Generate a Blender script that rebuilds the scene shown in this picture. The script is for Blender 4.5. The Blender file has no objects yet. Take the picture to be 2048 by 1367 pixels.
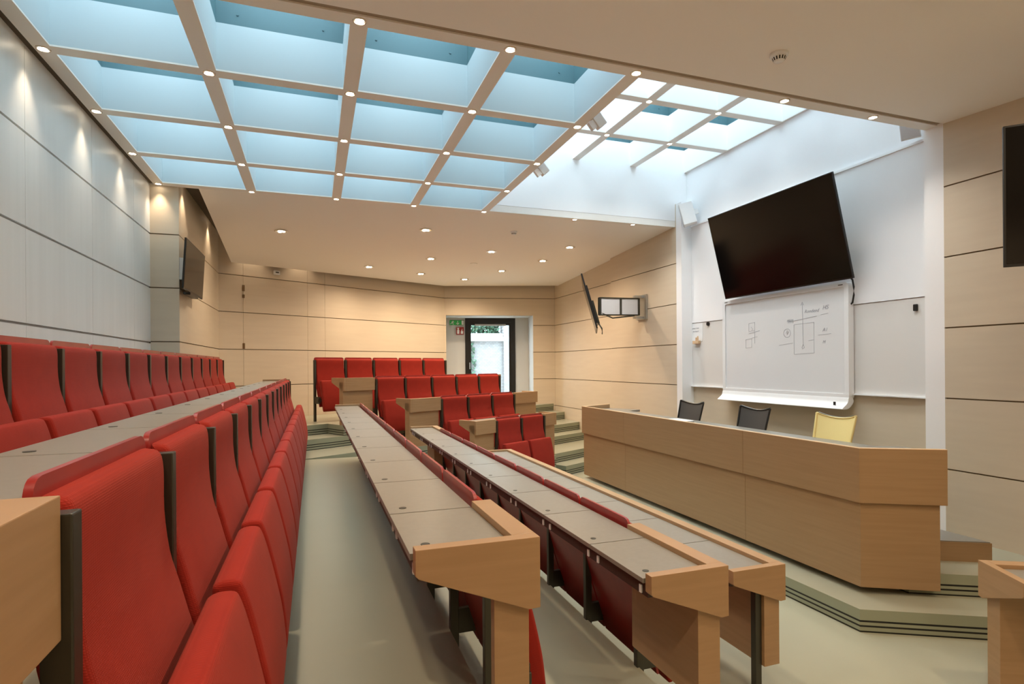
import bpy, bmesh, math, random
from mathutils import Vector, Matrix
random.seed(4)
C = bpy.context.scene.collection
PI = math.pi
EYE = 1.94                      # height of the camera over the lowest floor
STEP = .165
L1, L2, L3 = 2*STEP, 4*STEP, 6*STEP
ANG = math.radians(28.8)
T = Vector((math.cos(ANG), math.sin(ANG), 0))      # along the rows of the far block
N = Vector((math.sin(ANG), -math.cos(ANG), 0))     # the way the far block faces
def ST(s, t, z=0): return Vector((N.x*s+T.x*t, N.y*s+T.y*t, z))

# ------------------------------------------------------------------ materials
def mat(name, col, rough=.6, metal=0, spec=.5, nodes=None, coat=0):
    m = bpy.data.materials.new(name); m.use_nodes = True
    b = m.node_tree.nodes['Principled BSDF']
    b.inputs['Base Color'].default_value = (*col, 1)
    b.inputs['Roughness'].default_value = rough
    b.inputs['Metallic'].default_value = metal
    b.inputs['Specular IOR Level'].default_value = spec
    b.inputs['Coat Weight'].default_value = coat
    if nodes: nodes(m.node_tree, b)
    return m
def coords(nt, scale=(1, 1, 1), kind='Object'):
    tc = nt.nodes.new('ShaderNodeTexCoord'); mp = nt.nodes.new('ShaderNodeMapping')
    mp.inputs['Scale'].default_value = scale
    nt.links.new(tc.outputs[kind], mp.inputs['Vector']); return mp.outputs['Vector']
def noise_mix(c1, c2, scale=(1, 1, 1), ns=5, detail=4, bump=0, kind='Object', lo=.35, hi=.65):
    def f(nt, b):
        v = coords(nt, scale, kind)
        n = nt.nodes.new('ShaderNodeTexNoise'); n.inputs['Scale'].default_value = ns; n.inputs['Detail'].default_value = detail
        nt.links.new(v, n.inputs['Vector'])
        r = nt.nodes.new('ShaderNodeValToRGB')
        r.color_ramp.elements[0].position = lo; r.color_ramp.elements[1].position = hi
        r.color_ramp.elements[0].color = (*c1, 1); r.color_ramp.elements[1].color = (*c2, 1)
        nt.links.new(n.outputs['Fac'], r.inputs['Fac']); nt.links.new(r.outputs['Color'], b.inputs['Base Color'])
        if bump:
            bp = nt.nodes.new('ShaderNodeBump'); bp.inputs['Strength'].default_value = bump; bp.inputs['Distance'].default_value = .002
            nt.links.new(n.outputs['Fac'], bp.inputs['Height']); nt.links.new(bp.outputs['Normal'], b.inputs['Normal'])
    return f
def fabric(c1, c2):
    def f(nt, b):
        v = coords(nt)
        n = nt.nodes.new('ShaderNodeTexNoise'); n.inputs['Scale'].default_value = 9
        w1 = nt.nodes.new('ShaderNodeTexWave'); w1.bands_direction = 'Y'; w1.inputs['Scale'].default_value = 70
        w2 = nt.nodes.new('ShaderNodeTexWave'); w2.bands_direction = 'Z'; w2.inputs['Scale'].default_value = 70
        for x in (n, w1, w2): nt.links.new(v, x.inputs['Vector'])
        mu = nt.nodes.new('ShaderNodeMath'); mu.operation = 'MULTIPLY'
        nt.links.new(w1.outputs['Fac'], mu.inputs[0]); nt.links.new(w2.outputs['Fac'], mu.inputs[1])
        r = nt.nodes.new('ShaderNodeMix'); r.data_type = 'RGBA'
        r.inputs[6].default_value = (*c1, 1); r.inputs[7].default_value = (*c2, 1)
        ad = nt.nodes.new('ShaderNodeMath'); ad.operation = 'MULTIPLY_ADD'; ad.inputs[1].default_value = .5; 
        nt.links.new(mu.outputs[0], ad.inputs[0]); 
        m2 = nt.nodes.new('ShaderNodeMath'); m2.operation = 'MULTIPLY'; m2.inputs[1].default_value = .6
        nt.links.new(n.outputs['Fac'], m2.inputs[0]); nt.links.new(m2.outputs[0], ad.inputs[2])
        nt.links.new(ad.outputs[0], r.inputs[0]); nt.links.new(r.outputs[2], b.inputs['Base Color'])
        bp = nt.nodes.new('ShaderNodeBump'); bp.inputs['Strength'].default_value = .35; bp.inputs['Distance'].default_value = .002
        nt.links.new(mu.outputs[0], bp.inputs['Height']); nt.links.new(bp.outputs['Normal'], b.inputs['Normal'])
        b.inputs['Sheen Weight'].default_value = .1; b.inputs['Sheen Roughness'].default_value = .6
        b.inputs['Sheen Tint'].default_value = (1, .5, .4, 1)
    return f
def riser_nodes(nt, b):
    # each riser is a solid nosing over strips parted by open black slots, pattern repeats with every step height
    tc = nt.nodes.new('ShaderNodeNewGeometry'); sx = nt.nodes.new('ShaderNodeSeparateXYZ'); nt.links.new(tc.outputs['Position'], sx.inputs[0])
    a = nt.nodes.new('ShaderNodeMath'); a.operation = 'DIVIDE'; a.inputs[1].default_value = STEP; nt.links.new(sx.outputs['Z'], a.inputs[0])
    fr = nt.nodes.new('ShaderNodeMath'); fr.operation = 'FRACT'; nt.links.new(a.outputs[0], fr.inputs[0])
    r = nt.nodes.new('ShaderNodeValToRGB'); r.color_ramp.interpolation = 'CONSTANT'
    dark = (.004, .004, .003, 1); lite = (.29, .31, .22, 1)
    stops = [(0, lite), (.01, dark), (.075, lite), (.24, dark), (.32, lite), (.45, dark), (.535, lite)]
    e = r.color_ramp.elements; e[0].position = 0; e[0].color = lite; e[1].position = .01; e[1].color = dark
    for p, c in stops[2:]:
        k = e.new(p); k.color = c
    nt.links.new(fr.outputs[0], r.inputs['Fac']); nt.links.new(r.outputs['Color'], b.inputs['Base Color'])
def floor_nodes(nt, b):
    noise_mix((.34, .334, .245), (.354, .347, .256), (1, 1, 1), 2.2, 6)(nt, b)
    n = nt.nodes.new('ShaderNodeTexNoise'); n.inputs['Scale'].default_value = 1.3; n.inputs['Detail'].default_value = 5
    nt.links.new(coords(nt), n.inputs['Vector'])
    r = nt.nodes.new('ShaderNodeMapRange'); r.inputs[3].default_value = .27; r.inputs[4].default_value = .33
    nt.links.new(n.outputs['Fac'], r.inputs[0]); nt.links.new(r.outputs[0], b.inputs['Roughness'])

M = {}
M['maple'] = mat('maple_wall_panel', (.6, .47, .32), .5, nodes=noise_mix((.60, .50, .375), (.625, .525, .395), (1, 1, 9), 1.6, 5))
M['maple_back'] = mat('groove_shadow_gap', (.2, .15, .09), .8)
M['white_panel'] = mat('pale_wall_panel', (.60, .60, .56), .38, nodes=noise_mix((.73, .73, .70), (.76, .76, .73), (.3, 6, .3), 2, 3))
M['white_groove'] = mat('pale_groove', (.42, .42, .4), .7)
M['beech'] = mat('beech_veneer', (.5, .3, .15), .42, nodes=noise_mix((.33, .205, .103), (.36, .228, .117), (1.2, 1.2, 30), 1.5, 5))
M['beech_desk'] = mat('beech_desk_veneer', (.5, .3, .15), .42, nodes=noise_mix((.345, .208, .102), (.38, .232, .118), (2, 2, 30), 1.5, 5))
M['beech_edge'] = mat('pale_beech_edge', (.68, .46, .27), .4, nodes=noise_mix((.62, .42, .24), (.72, .5, .3), (3, 3, 20), 2, 4))
M['ceiling'] = mat('ceiling_paint', (.87, .82, .765), .8)
M['grid'] = mat('grid_paint', (.82, .78, .73), .5)
M['white'] = mat('white_paint', (.88, .87, .87), .55)
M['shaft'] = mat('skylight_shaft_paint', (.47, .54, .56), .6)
M['strip'] = mat('shadow_gap_strip', (.36, .28, .2), .9)
M['teal'] = mat('teal_steel', (.075, .155, .175), .55)
M['cove'] = mat('dark_cove', (.10, .075, .05), .8)
M['floor'] = mat('linoleum', (.4, .37, .27), .3, nodes=floor_nodes)
M['riser'] = mat('step_riser', (.27, .27, .2), .5, nodes=riser_nodes)
M['red'] = mat('red_fabric', (.5, .03, .02), .85, spec=.2, nodes=fabric((.22, .010, .005), (.345, .020, .009)))
M['shell'] = mat('red_lacquer', (.3, .02, .018), .3, nodes=noise_mix((.25, .014, .014), (.32, .024, .02), (1, 1, 1), 6, 3))
M['grey'] = mat('taupe_laminate', (.32, .28, .22), .3, nodes=noise_mix((.222, .206, .172), (.236, .218, .184), (1, 1, 1), 40, 2))
M['metal'] = mat('dark_olive_metal', (.06, .058, .045), .35, .6)
M['metal_dark'] = mat('dark_brown_metal', (.05, .028, .022), .5, .2)
M['steel'] = mat('brushed_steel', (.5, .5, .48), .3, .9)
M['black'] = mat('black_plastic', (.008, .008, .008), .4)
M['screen'] = mat('television_screen', (.003, .0025, .0025), .16, spec=.3)
M['board'] = mat('whiteboard_face', (.76, .76, .76), .22)
M['wallboard'] = mat('enamel_wall_board', (.72, .70, .67), .3)
M['plastic'] = mat('white_plastic', (.82, .82, .82), .35)
M['speaker'] = mat('speaker_grey_white', (.6, .6, .62), .5)
M['yellow'] = mat('yellow_mesh', (.86, .7, .3), .6)
M['mesh_black'] = mat('charcoal_mesh', (.06, .052, .045), .6)
M['ink'] = mat('marker_ink', (.33, .33, .37), .6)
M['green'] = mat('exit_sign_green', (.03, .42, .1), .4)
M['firered'] = mat('fire_sign_red', (.35, .02, .02), .4)
M['signwhite'] = mat('sign_white', (.85, .85, .85), .4)
M['chrome'] = mat('lamp_ring', (.8, .74, .64), .25, .6)
M['reveal'] = mat('door_reveal_paint', (.62, .62, .61), .6)
M['brass'] = mat('brown_metal', (.22, .14, .07), .4, .5)
M['leaf'] = mat('ivy_leaf', (.06, .13, .07), .6, nodes=noise_mix((.03, .08, .05), (.14, .26, .16), (1, 1, 1), 9, 3))
M['ground'] = mat('outdoor_paving', (.6, .58, .55), .8, nodes=noise_mix((.5, .48, .45), (.65, .63, .6), (1, 1, 1), 4, 4))
def emis(name, col, st):
    m = bpy.data.materials.new(name); m.use_nodes = True; nt = m.node_tree; nt.nodes.clear()
    e = nt.nodes.new('ShaderNodeEmission'); e.inputs[0].default_value = (*col, 1); e.inputs[1].default_value = st
    o = nt.nodes.new('ShaderNodeOutputMaterial'); nt.links.new(e.outputs[0], o.inputs[0]); return m
M['lamp'] = emis('lamp_glow', (1, .84, .62), 9)
M['exitplate'] = mat('exit_sign_plate', (.03, .45, .1), .4)  # plain green face of the exit sign, without emission
def brick_nodes(nt, b):
    br = nt.nodes.new('ShaderNodeTexBrick'); nt.links.new(coords(nt), br.inputs['Vector'])
    mp = br.inputs['Vector'].links[0].from_node; mp.inputs['Rotation'].default_value = (PI/2, 0, 0)
    br.inputs['Color1'].default_value = (.34, .33, .325, 1); br.inputs['Color2'].default_value = (.27, .255, .25, 1)
    br.inputs['Mortar'].default_value = (.19, .17, .165, 1); br.inputs['Scale'].default_value = 5
    br.inputs['Mortar Size'].default_value = .018
    nt.links.new(br.outputs['Color'], b.inputs['Base Color'])
M['brick'] = mat('whitewashed_brick', (.6, .58, .57), .8, nodes=brick_nodes)
def glass(name, tint, refl=.04):
    m = bpy.data.materials.new(name); m.use_nodes = True; nt = m.node_tree; nt.nodes.clear()
    t = nt.nodes.new('ShaderNodeBsdfTransparent'); t.inputs[0].default_value = (*tint, 1)
    g = nt.nodes.new('ShaderNodeBsdfGlossy'); g.inputs['Roughness'].default_value = .02
    mx = nt.nodes.new('ShaderNodeMixShader'); mx.inputs[0].default_value = refl
    o = nt.nodes.new('ShaderNodeOutputMaterial')
    nt.links.new(t.outputs[0], mx.inputs[1]); nt.links.new(g.outputs[0], mx.inputs[2]); nt.links.new(mx.outputs[0], o.inputs[0]); return m
M['glass'] = glass('window_glass', (.93, .97, .97))

# ------------------------------------------------------------------ mesh helpers
class MB:
    def __init__(s): s.v = []; s.f = []; s.mi = []; s.cur = 0
    def add(s, vs, fs):
        n = len(s.v); s.v += [tuple(x) for x in vs]
        for f in fs: s.f.append([n+i for i in f]); s.mi.append(s.cur)
    def box(s, x0, x1, y0, y1, z0, z1):
        s.add([(x0,y0,z0),(x1,y0,z0),(x1,y1,z0),(x0,y1,z0),(x0,y0,z1),(x1,y0,z1),(x1,y1,z1),(x0,y1,z1)],
              [(0,3,2,1),(4,5,6,7),(0,1,5,4),(1,2,6,5),(2,3,7,6),(3,0,4,7)])
    def prism(s, poly, z0, z1, side=None):     # poly counter-clockwise in xy
        n = len(poly); a = sum(poly[i][0]*poly[(i+1)%n][1]-poly[(i+1)%n][0]*poly[i][1] for i in range(n))
        if a < 0: poly = poly[::-1]
        vs = [(p[0], p[1], z0) for p in poly]+[(p[0], p[1], z1) for p in poly]
        c = s.cur
        s.add(vs, [tuple(range(n-1, -1, -1)), tuple(range(n, 2*n))])
        if side is not None: s.cur = side
        s.add(vs, [(i, (i+1)%n, n+(i+1)%n, n+i) for i in range(n)]); s.cur = c
    def extr(s, prof, y0, y1):                 # profile in xz extruded along y
        n = len(prof); a = sum(prof[i][0]*prof[(i+1)%n][1]-prof[(i+1)%n][0]*prof[i][1] for i in range(n))
        if a < 0: prof = prof[::-1]
        vs = [(p[0], y0, p[1]) for p in prof]+[(p[0], y1, p[1]) for p in prof]
        s.add(vs, [tuple(range(n)), tuple(range(2*n-1, n-1, -1))]+[(i, n+i, n+(i+1)%n, (i+1)%n) for i in range(n)])
    def slab(s, p, q, th, z0, z1):             # upright plate from p to q, thickness to the left of p->q
        p, q = Vector(p[:2]), Vector(q[:2]); d = (q-p).normalized(); w = Vector((-d.y, d.x))*th
        s.prism([p, q, q+w, p+w], z0, z1)
    def cyl(s, c, r, h, axis='z', n=20, r2=None):
        r2 = r if r2 is None else r2; vs = []
        for k, (rr, hh) in enumerate(((r, 0), (r2, h))):
            for i in range(n):
                a = 2*PI*i/n; x, y = rr*math.cos(a), rr*math.sin(a)
                o = {'z': (x, y, hh), 'y': (y, hh, x), 'x': (hh, x, y)}[axis]
                vs.append((c[0]+o[0], c[1]+o[1], c[2]+o[2]))
        s.add(vs, [tuple(range(n-1, -1, -1)), tuple(range(n, 2*n))]+[(i, (i+1)%n, n+(i+1)%n, n+i) for i in range(n)])
    def lathe(s, prof, c=(0, 0, 0), n=28):
        vs = []; m = len(prof)
        for i in range(n):
            a = 2*PI*i/n
            vs += [(c[0]+r*math.cos(a), c[1]+r*math.sin(a), c[2]+z) for r, z in prof]
        s.add(vs, [(i*m+j, ((i+1)%n)*m+j, ((i+1)%n)*m+j+1, i*m+j+1) for i in range(n) for j in range(m-1)])
    def tube(s, pts, r, n=8):
        pts = [Vector(p) for p in pts]; vs = []
        for i, p in enumerate(pts):
            d = (pts[min(i+1, len(pts)-1)]-pts[max(i-1, 0)]).normalized()
            u = d.cross(Vector((0, 0, 1)));  u = d.cross(Vector((1, 0, 0))) if u.length < .05 else u
            u.normalize(); w = d.cross(u)
            vs += [p+u*r*math.cos(2*PI*k/n)+w*r*math.sin(2*PI*k/n) for k in range(n)]
        m = len(pts)
        s.add(vs, [tuple(range(n)), tuple(range(m*n-1, (m-1)*n-1, -1))]+[(i*n+k, (i+1)*n+k, (i+1)*n+(k+1)%n, i*n+(k+1)%n) for i in range(m-1) for k in range(n)])
    def puff(s, prof, y0, y1, r):              # profile extruded along y with rounded rims
        n = len(prof); a = sum(prof[i][0]*prof[(i+1)%n][1]-prof[(i+1)%n][0]*prof[i][1] for i in range(n))
        if a < 0: prof = prof[::-1]
        nor = []
        for i in range(n):
            p0, p1 = Vector(prof[i-1]), Vector(prof[(i+1)%n]); d = (p1-p0).normalized(); nor.append(Vector((-d.y, d.x)))
        rings = []
        for th in (0, .25, .5, .75, 1): rings.append((y0+r*(1-math.sin(th*PI/2)), r*(1-math.cos(th*PI/2))))
        rings = [(y, o) for y, o in rings][::-1]
        rings = rings+[(y0+y1-y, o) for y, o in rings[::-1]]
        vs = []
        for y, o in rings: vs += [(prof[i][0]+nor[i].x*o, y, prof[i][1]+nor[i].y*o) for i in range(n)]
        m = len(rings)
        s.add(vs, [tuple(range(n)), tuple(range(m*n-1, (m-1)*n-1, -1))]+[(i*n+k, (i+1)*n+k, (i+1)*n+(k+1)%n, i*n+(k+1)%n) for i in range(m-1) for k in range(n)])
    def build(s, name, mats, parent=None, loc=None, rz=0, smooth=False, bevel=0):
        me = bpy.data.meshes.new(name); me.from_pydata(s.v, [], s.f)
        for m in (mats if isinstance(mats, (list, tuple)) else [mats]): me.materials.append(M[m] if isinstance(m, str) else m)
        for p, i in zip(me.polygons, s.mi): p.material_index = i; p.use_smooth = smooth
        me.update()
        bm = bmesh.new(); bm.from_mesh(me); bmesh.ops.remove_doubles(bm, verts=bm.verts, dist=1e-5)
        bmesh.ops.recalc_face_normals(bm, faces=bm.faces)
        if bevel:
            ed = [e for e in bm.edges if len(e.link_faces) == 2 and e.calc_face_angle(0) > .6]
            bmesh.ops.bevel(bm, geom=ed, offset=bevel, segments=2, affect='EDGES', profile=.6)
        bm.to_mesh(me); bm.free()
        if smooth:
            me.set_sharp_from_angle(angle=math.radians(42))
        o = bpy.data.objects.new(name, me); C.objects.link(o)
        if parent: o.parent = parent
        if loc: o.location = loc
        o.rotation_euler.z = rz
        return o
def smoothprof(pts, k=4):
    n = len(pts); out = []
    P = [Vector(p) for p in pts]
    for i in range(n):
        a, b, c, d = P[i-1], P[i], P[(i+1)%n], P[(i+2)%n]
        for j in range(k):
            t = j/k
            q = .5*((2*b)+(c-a)*t+(2*a-5*b+4*c-d)*t*t+(3*b-a-3*c+d)*t**3); out.append((q.x, q.y))
    return out
def tag(o, label=None, cat=None, group=None, kind=None):
    if label: o['label'] = label
    if cat: o['category'] = cat
    if group: o['group'] = group
    if kind: o['kind'] = kind
    return o
def empty(name, loc, rz=0):
    o = bpy.data.objects.new(name, None); C.objects.link(o); o.location = loc; o.rotation_euler.z = rz
    o.empty_display_size = .1; return o
def struct(o): o['kind'] = 'structure'; return o
def copy_tree(o, parent=None):
    c = o.copy(); C.objects.link(c)
    if parent: c.parent = parent
    for ch in list(o.children): copy_tree(ch, c)
    return c
def zz(r): return EYE+r
ORD = ['first','second','third','fourth','fifth','sixth','seventh','eighth','ninth','tenth','eleventh','twelfth','thirteenth','fourteenth']

# ------------------------------------------------------------------ floor with its terraces
hull = [(-1.57, 7.95), (5.62, 7.95), (5.62, 12.87), (2.975, 13.45), (-1.56, 10.95)]
def clip(poly, clipper):
    n = len(clipper); out = [Vector(p) for p in poly]
    for i in range(n):
        a, b = Vector(clipper[i]), Vector(clipper[(i+1)%n]); e = b-a
        inp = out; out = []
        for j in range(len(inp)):
            p, q = inp[j-1], inp[j]
            dp = e.x*(p.y-a.y)-e.y*(p.x-a.x); dq = e.x*(q.y-a.y)-e.y*(q.x-a.x)
            if (dp >= 0) != (dq >= 0): out.append(p+(q-p)*(dp/(dp-dq)))
            if dq >= 0: out.append(q)
        if not out: return []
    return out
fl = MB()
fl.box(-1.9, 5.62, -1.6, 13.9, -.12, 0)
def terr(poly, z, z0=0): 
    if len(poly) > 2: fl.prism(poly, z0, z, side=1)
terr([(-1.9, -1.6), (1.62, -1.6), (1.62, 8.3), (-1.9, 8.3)], L1)
terr([(-1.9, -1.6), (.612, -1.6), (.612, 8.3), (-1.9, 8.3)], L2)
terr([(-1.9, -1.6), (-.385, -1.6), (-.385, 9.6), (-1.9, 9.6)], L3)
def far(s, z, t0=-1, t1=14):
    q = [ST(s, t0), ST(s, t1), ST(-14, t1), ST(-14, t0)]
    terr(clip([(p.x, p.y) for p in q], hull), z)
LB = {1: 4.96, 2: 5.52, 3: 6.01}
for s, z, blk in ((-5.95, STEP, 3), (-6.29, L1, 3), (-7.02, 3*STEP, 2), (-7.4, L2, 2), (-8.1, 5*STEP, 1), (-8.6, L3, 1)):
    right = 8.66 if blk < 3 else 8.02
    far(s, z, -1, LB[blk]); far(s, z, right, 14)
far(-6.17, L1, LB[3], 8.02); far(-7.12, L2, LB[2], 8.66); far(-8.12, L3, LB[1], 8.66)
floor = struct(fl.build('floor', ['floor', 'riser']))

# presenter platform
def podium(poly, z, z0): 
    m = MB(); m.prism(poly, z0, z, side=1); return m
c8, s8 = math.cos(ANG), math.sin(ANG)
pl = MB()
pl.prism([(3.70, 3.03), (5.5, 3.03-1.8*s8/c8), (5.5, 8.85), (3.70, 7.88)], 0, STEP, side=1)
pl.prism([(4.30, 3.105), (5.6, 3.105-1.3*s8/c8), (5.78, 2.3), (5.78, 8.3), (4.9, 8.15), (4.30, 7.8)], STEP, L1, side=1)
struct(pl.build('floor_podium', ['floor', 'riser']))

# ------------------------------------------------------------------ walls
GR = [zz(z) for z in (-.995, -.335, .32, .98, 1.637)]
def panel_wall(name, p, q, z0, z1, mats=('maple', 'maple_back'), seams=(), gap=.013, th=.02, depth=.1, hole=None, grooves=GR, ext=(0, 0)):
    """panels 20 mm thick in front (right of p->q) of a backing wall; hole=(d0,d1,ztop)"""
    p, q = Vector(p), Vector(q); d = (q-p); L = d.length; d.normalize(); w = Vector((-d.y, d.x))
    m = MB()
    def piece(a, b, za, zb, off, t):
        A, B = p+d*a, p+d*b; o1, o2 = w*off, w*(off+t)
        m.prism([A+o1, B+o1, B+o2, A+o2], za, zb)
    cuts = [0]+list(seams)+[L]
    zs = [z0]+[g for g in grooves if z0+.05 < g < z1-.05]+[z1]
    m.cur = 0
    for i in range(len(cuts)-1):
        for j in range(len(zs)-1):
            a = cuts[i]+(.002 if i else 0); b = cuts[i+1]-(.002 if i < len(cuts)-2 else 0)
            za = zs[j]+(gap/2 if j else 0); zb = zs[j+1]-(gap/2 if j < len(zs)-2 else 0)
            if hole and a < hole[1] and b > hole[0] and za < hole[2]:
                if a < hole[0]-.01: piece(a, hole[0], za, zb, 0, th)
                if b > hole[1]+.01: piece(hole[1], b, za, zb, 0, th)
                if zb > hole[2]: piece(max(a, hole[0]), min(b, hole[1]), hole[2], zb, 0, th)
            else: piece(a, b, za, zb, 0, th)
    m.cur = 1
    if hole:
        if hole[0] > .02: piece(-ext[0], hole[0], z0, z1, th, depth)
        piece(hole[1], L+ext[1], z0, z1, th, depth); piece(max(hole[0], 0), hole[1], hole[2], z1, th, depth)
    else: piece(-ext[0], L+ext[1], z0, z1, th, depth)
    return struct(m.build(name, list(mats)))
TOP = zz(2.6)
# the room lies to the right of p->q, the backing to its left
panel_wall('wall_left', (-1.88, -1.6), (-1.88, 7.95), L3, TOP, ('white_panel', 'white_groove'), seams=(3.9, 5.15, 6.4, 7.65, 8.9), gap=.018, grooves=[zz(v) for v in (.308, .98, 1.637)], ext=(.12, .12))
panel_wall('wall_left_pilaster', (-1.88, 7.95), (-1.57, 7.95), L3, TOP, ext=(.12, 0))
panel_wall('wall_left_rear', (-1.57, 7.97), (-1.565, 10.95), L3, TOP, ext=(0, .12))
panel_wall('wall_back', (-1.565, 10.95), (2.975, 13.45), L3-.3, TOP, seams=(.42, 1.65, 2.02), ext=(.12, 0))
WB0, WBD = Vector((2.975, 13.45)), Vector((.977, -.213)); WBN = Vector((.213, .977))
panel_wall('wall_back_door', (2.975, 13.45), (5.62, 12.873), 0, TOP, hole=(.035, 2.165, zz(1.222)), ext=(.1, .12))
panel_wall('wall_right_rear', (5.62, 12.87), (5.62, 9.96), 0, TOP, ext=(.12, 0))
panel_wall('wall_right_middle', (5.56, 9.96), (5.56, 7.80), 0, TOP)
panel_wall('wall_right', (5.56, 3.66), (5.56, -1.6), 0, TOP, ext=(0, .12))
panel_wall('wall_near', (5.56, -1.6), (-1.88, -1.6), 0, TOP)
# recess with the whiteboard
m = MB(); m.box(5.78, 5.9, 3.7, 7.95, 0, zz(-.357)); struct(m.build('wall_recess_lower', 'maple'))
m = MB(); m.box(5.78, 5.9, 3.7, 7.95, zz(-.357), zz(4.2)); struct(m.build('wall_recess', 'white'))
m = MB(); m.box(5.75, 5.78, 3.84, 7.68, zz(.66), zz(2.215)); struct(m.build('wall_recess_screen_panel', 'white'))
m = MB(); m.box(5.735, 5.78, 3.84, 7.68, zz(2.2), zz(2.225)); struct(m.build('trim_3', 'white'))
m = MB(); m.box(5.56, 5.78, 7.66, 7.80, 0, zz(2.6)); m.box(5.56, 5.78, 3.66, 3.84, 0, zz(2.6)); struct(m.build('trim_1', 'white'))

# enamel wall board strip behind the interactive whiteboard
wb = empty('wall_board', (5.77, 5.76, zz(.15)))
tag(wb, 'long beige white enamel board fixed to the wall behind the interactive whiteboard', 'wall board')
m = MB(); m.box(-.012, .008, -1.9, 1.9, -.50, .50); m.build('board_face', 'wallboard', wb)
m = MB(); m.box(-.05, .0, -1.92, 1.92, -.51, -.495); m.build('pen_ledge', 'plastic', wb)

# ------------------------------------------------------------------ skylight grid and ceilings
GX = [-1.772, -.74, .29, 1.32, 2.34]; GY = [3.772, 4.80, 5.82, 6.85, 7.88]; GZ = zz(2.23)
BW = .057
def grid(name, xs, ys, z, drop=.012, w=BW, open_edges=False):
    m = MB()
    for x in (xs[1:] if open_edges else xs): m.box(x-w, x+w, ys[0]-w, ys[-1]+w, z, z+drop)
    for y in (ys[:-1] if open_edges else ys):
        for a, b in zip(xs, xs[1:]): m.box(a+w, b-w, y-w, y+w, z, z+drop)
    return struct(m.build(name, 'grid'))
grid('ceiling_grid', GX, GY, GZ)
# painted shafts over each opening, teal kerb above them
def shafts(name, xs, ys, z, h=.365, w=BW, kerb=.55, paint='shaft'):
    m = MB()
    for x0, x1 in zip(xs, xs[1:]):
        for y0, y1 in zip(ys, ys[1:]):
            a, b, c, d = x0+w, x1-w, y0+w, y1-w
            for k, (za, zb, o) in enumerate(((z+.0121, z+h, .001), (z+h, z+h+kerb, .012))):
                m.cur = k
                ta = .02
                m.box(a-ta, a+o*0, c-ta, d+ta, za, zb); m.box(b, b+ta, c-ta, d+ta, za, zb)
                m.box(a, b, c-ta, c, za, zb); m.box(a, b, d, d+ta, za, zb)
            m.cur = 2
            for bx in (a+.15, b-.15):
                for bz in (z+h+.08, z+h+.2): m.cyl((bx, d-.006, bz), .008, .006, 'y', 8)
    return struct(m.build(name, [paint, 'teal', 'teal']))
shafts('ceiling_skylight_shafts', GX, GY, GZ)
UX = [2.42-BW, 3.785, 4.785, 5.80]; UY = [3.80, 4.80, 5.82, 6.85, 7.82+BW]; UZ = zz(3.13)
grid('ceiling_grid_upper', UX, UY, UZ, open_edges=True)
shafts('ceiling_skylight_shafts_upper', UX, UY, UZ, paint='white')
# roof glazing
m = MB(); m.box(GX[0]-.1, GX[-1]-.02, GY[0]-.1, GY[-1]+.1, GZ+.96, GZ+.97); struct(m.build('window_1', 'glass'))
m = MB(); m.box(UX[0]-.1, UX[-1]+.1, UY[0]-.1, UY[-1]+.1, UZ+.96, UZ+.97); struct(m.build('window_2', 'glass'))
# atrium enclosure above the ceiling
m = MB()
m.box(2.36, 2.42, 3.72, 7.94, GZ+.101, UZ+.012)
m.box(2.42, 5.9, 7.82, 7.94, GZ+.101, UZ+.012)
m.box(2.42, 5.9, 3.70, 3.80, GZ+.101, UZ+.96)
struct(m.build('wall_atrium', 'white'))
m = MB()   # edge beams of the atrium opening
m.box(GX[-1]+BW, 5.78, GY[0]-BW, GY[0]+BW, GZ, GZ+.1); m.box(GX[-1]+BW, 5.78, GY[-1]-BW, GY[-1]+BW, GZ, GZ+.1)
struct(m.build('ceiling_edge_beams', 'grid'))
# near ceiling
m = MB()
def nz(y): return zz(2.228-.06*(3.68-y))
m.add([(-1.88, 3.66, nz(3.66)), (5.56, 3.66, nz(3.66)), (5.56, -1.6, nz(-1.6)), (-1.88, -1.6, nz(-1.6)),
       (-1.88, 3.66, nz(3.66)+.3), (5.56, 3.66, nz(3.66)+.3), (5.56, -1.6, nz(-1.6)+.3), (-1.88, -1.6, nz(-1.6)+.3)],
      [(0,3,2,1),(4,5,6,7),(0,1,5,4),(1,2,6,5),(2,3,7,6),(3,0,4,7)])
struct(m.build('ceiling', 'ceiling'))
m = MB(); m.box(-1.88, 5.56, 3.66, 3.715, GZ+.012, GZ+.2); struct(m.build('ceiling_gap_strip', 'strip'))
# rear ceiling, falling towards the oblique back wall
EDGE = [(-1.35, 10.86, 1.82), (2.93, 13.24, 1.90), (5.62, 12.66, 1.934)]
def bot(x):
    for a, b in zip(EDGE, EDGE[1:]):
        if x <= b[0] or b is EDGE[-1]:
            k = (x-a[0])/(b[0]-a[0]); return a[1]+k*(b[1]-a[1]), a[2]+k*(b[2]-a[2])
def cz(x, y):
    yb, zb = bot(x); k = (y-7.95)/(yb-7.95); return zz(2.232+k*(zb-2.232))
m = MB(); xs = [-1.35+i*(2.93+1.35)/16 for i in range(17)]+[2.93+i*(5.62-2.93)/8 for i in range(1, 9)]; ny = 12
vs = []
for dz in (0, .03):
    for x in xs:
        yb, zb = bot(x)
        for j in range(ny+1):
            y = 7.95+(yb-7.95)*j/ny; vs.append((x, y, cz(x, y)+dz))
n1 = len(xs)*(ny+1); fs = []
for i in range(len(xs)-1):
    for j in range(ny):
        a = i*(ny+1)+j; q = (a, a+ny+1, a+ny+2, a+1); fs.append(q); fs.append(tuple(n1+k for k in q[::-1]))
for j in range(ny):
    for i in (0, len(xs)-1):
        a = i*(ny+1)+j; fs.append((a, a+1, n1+a+1, n1+a))
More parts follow.
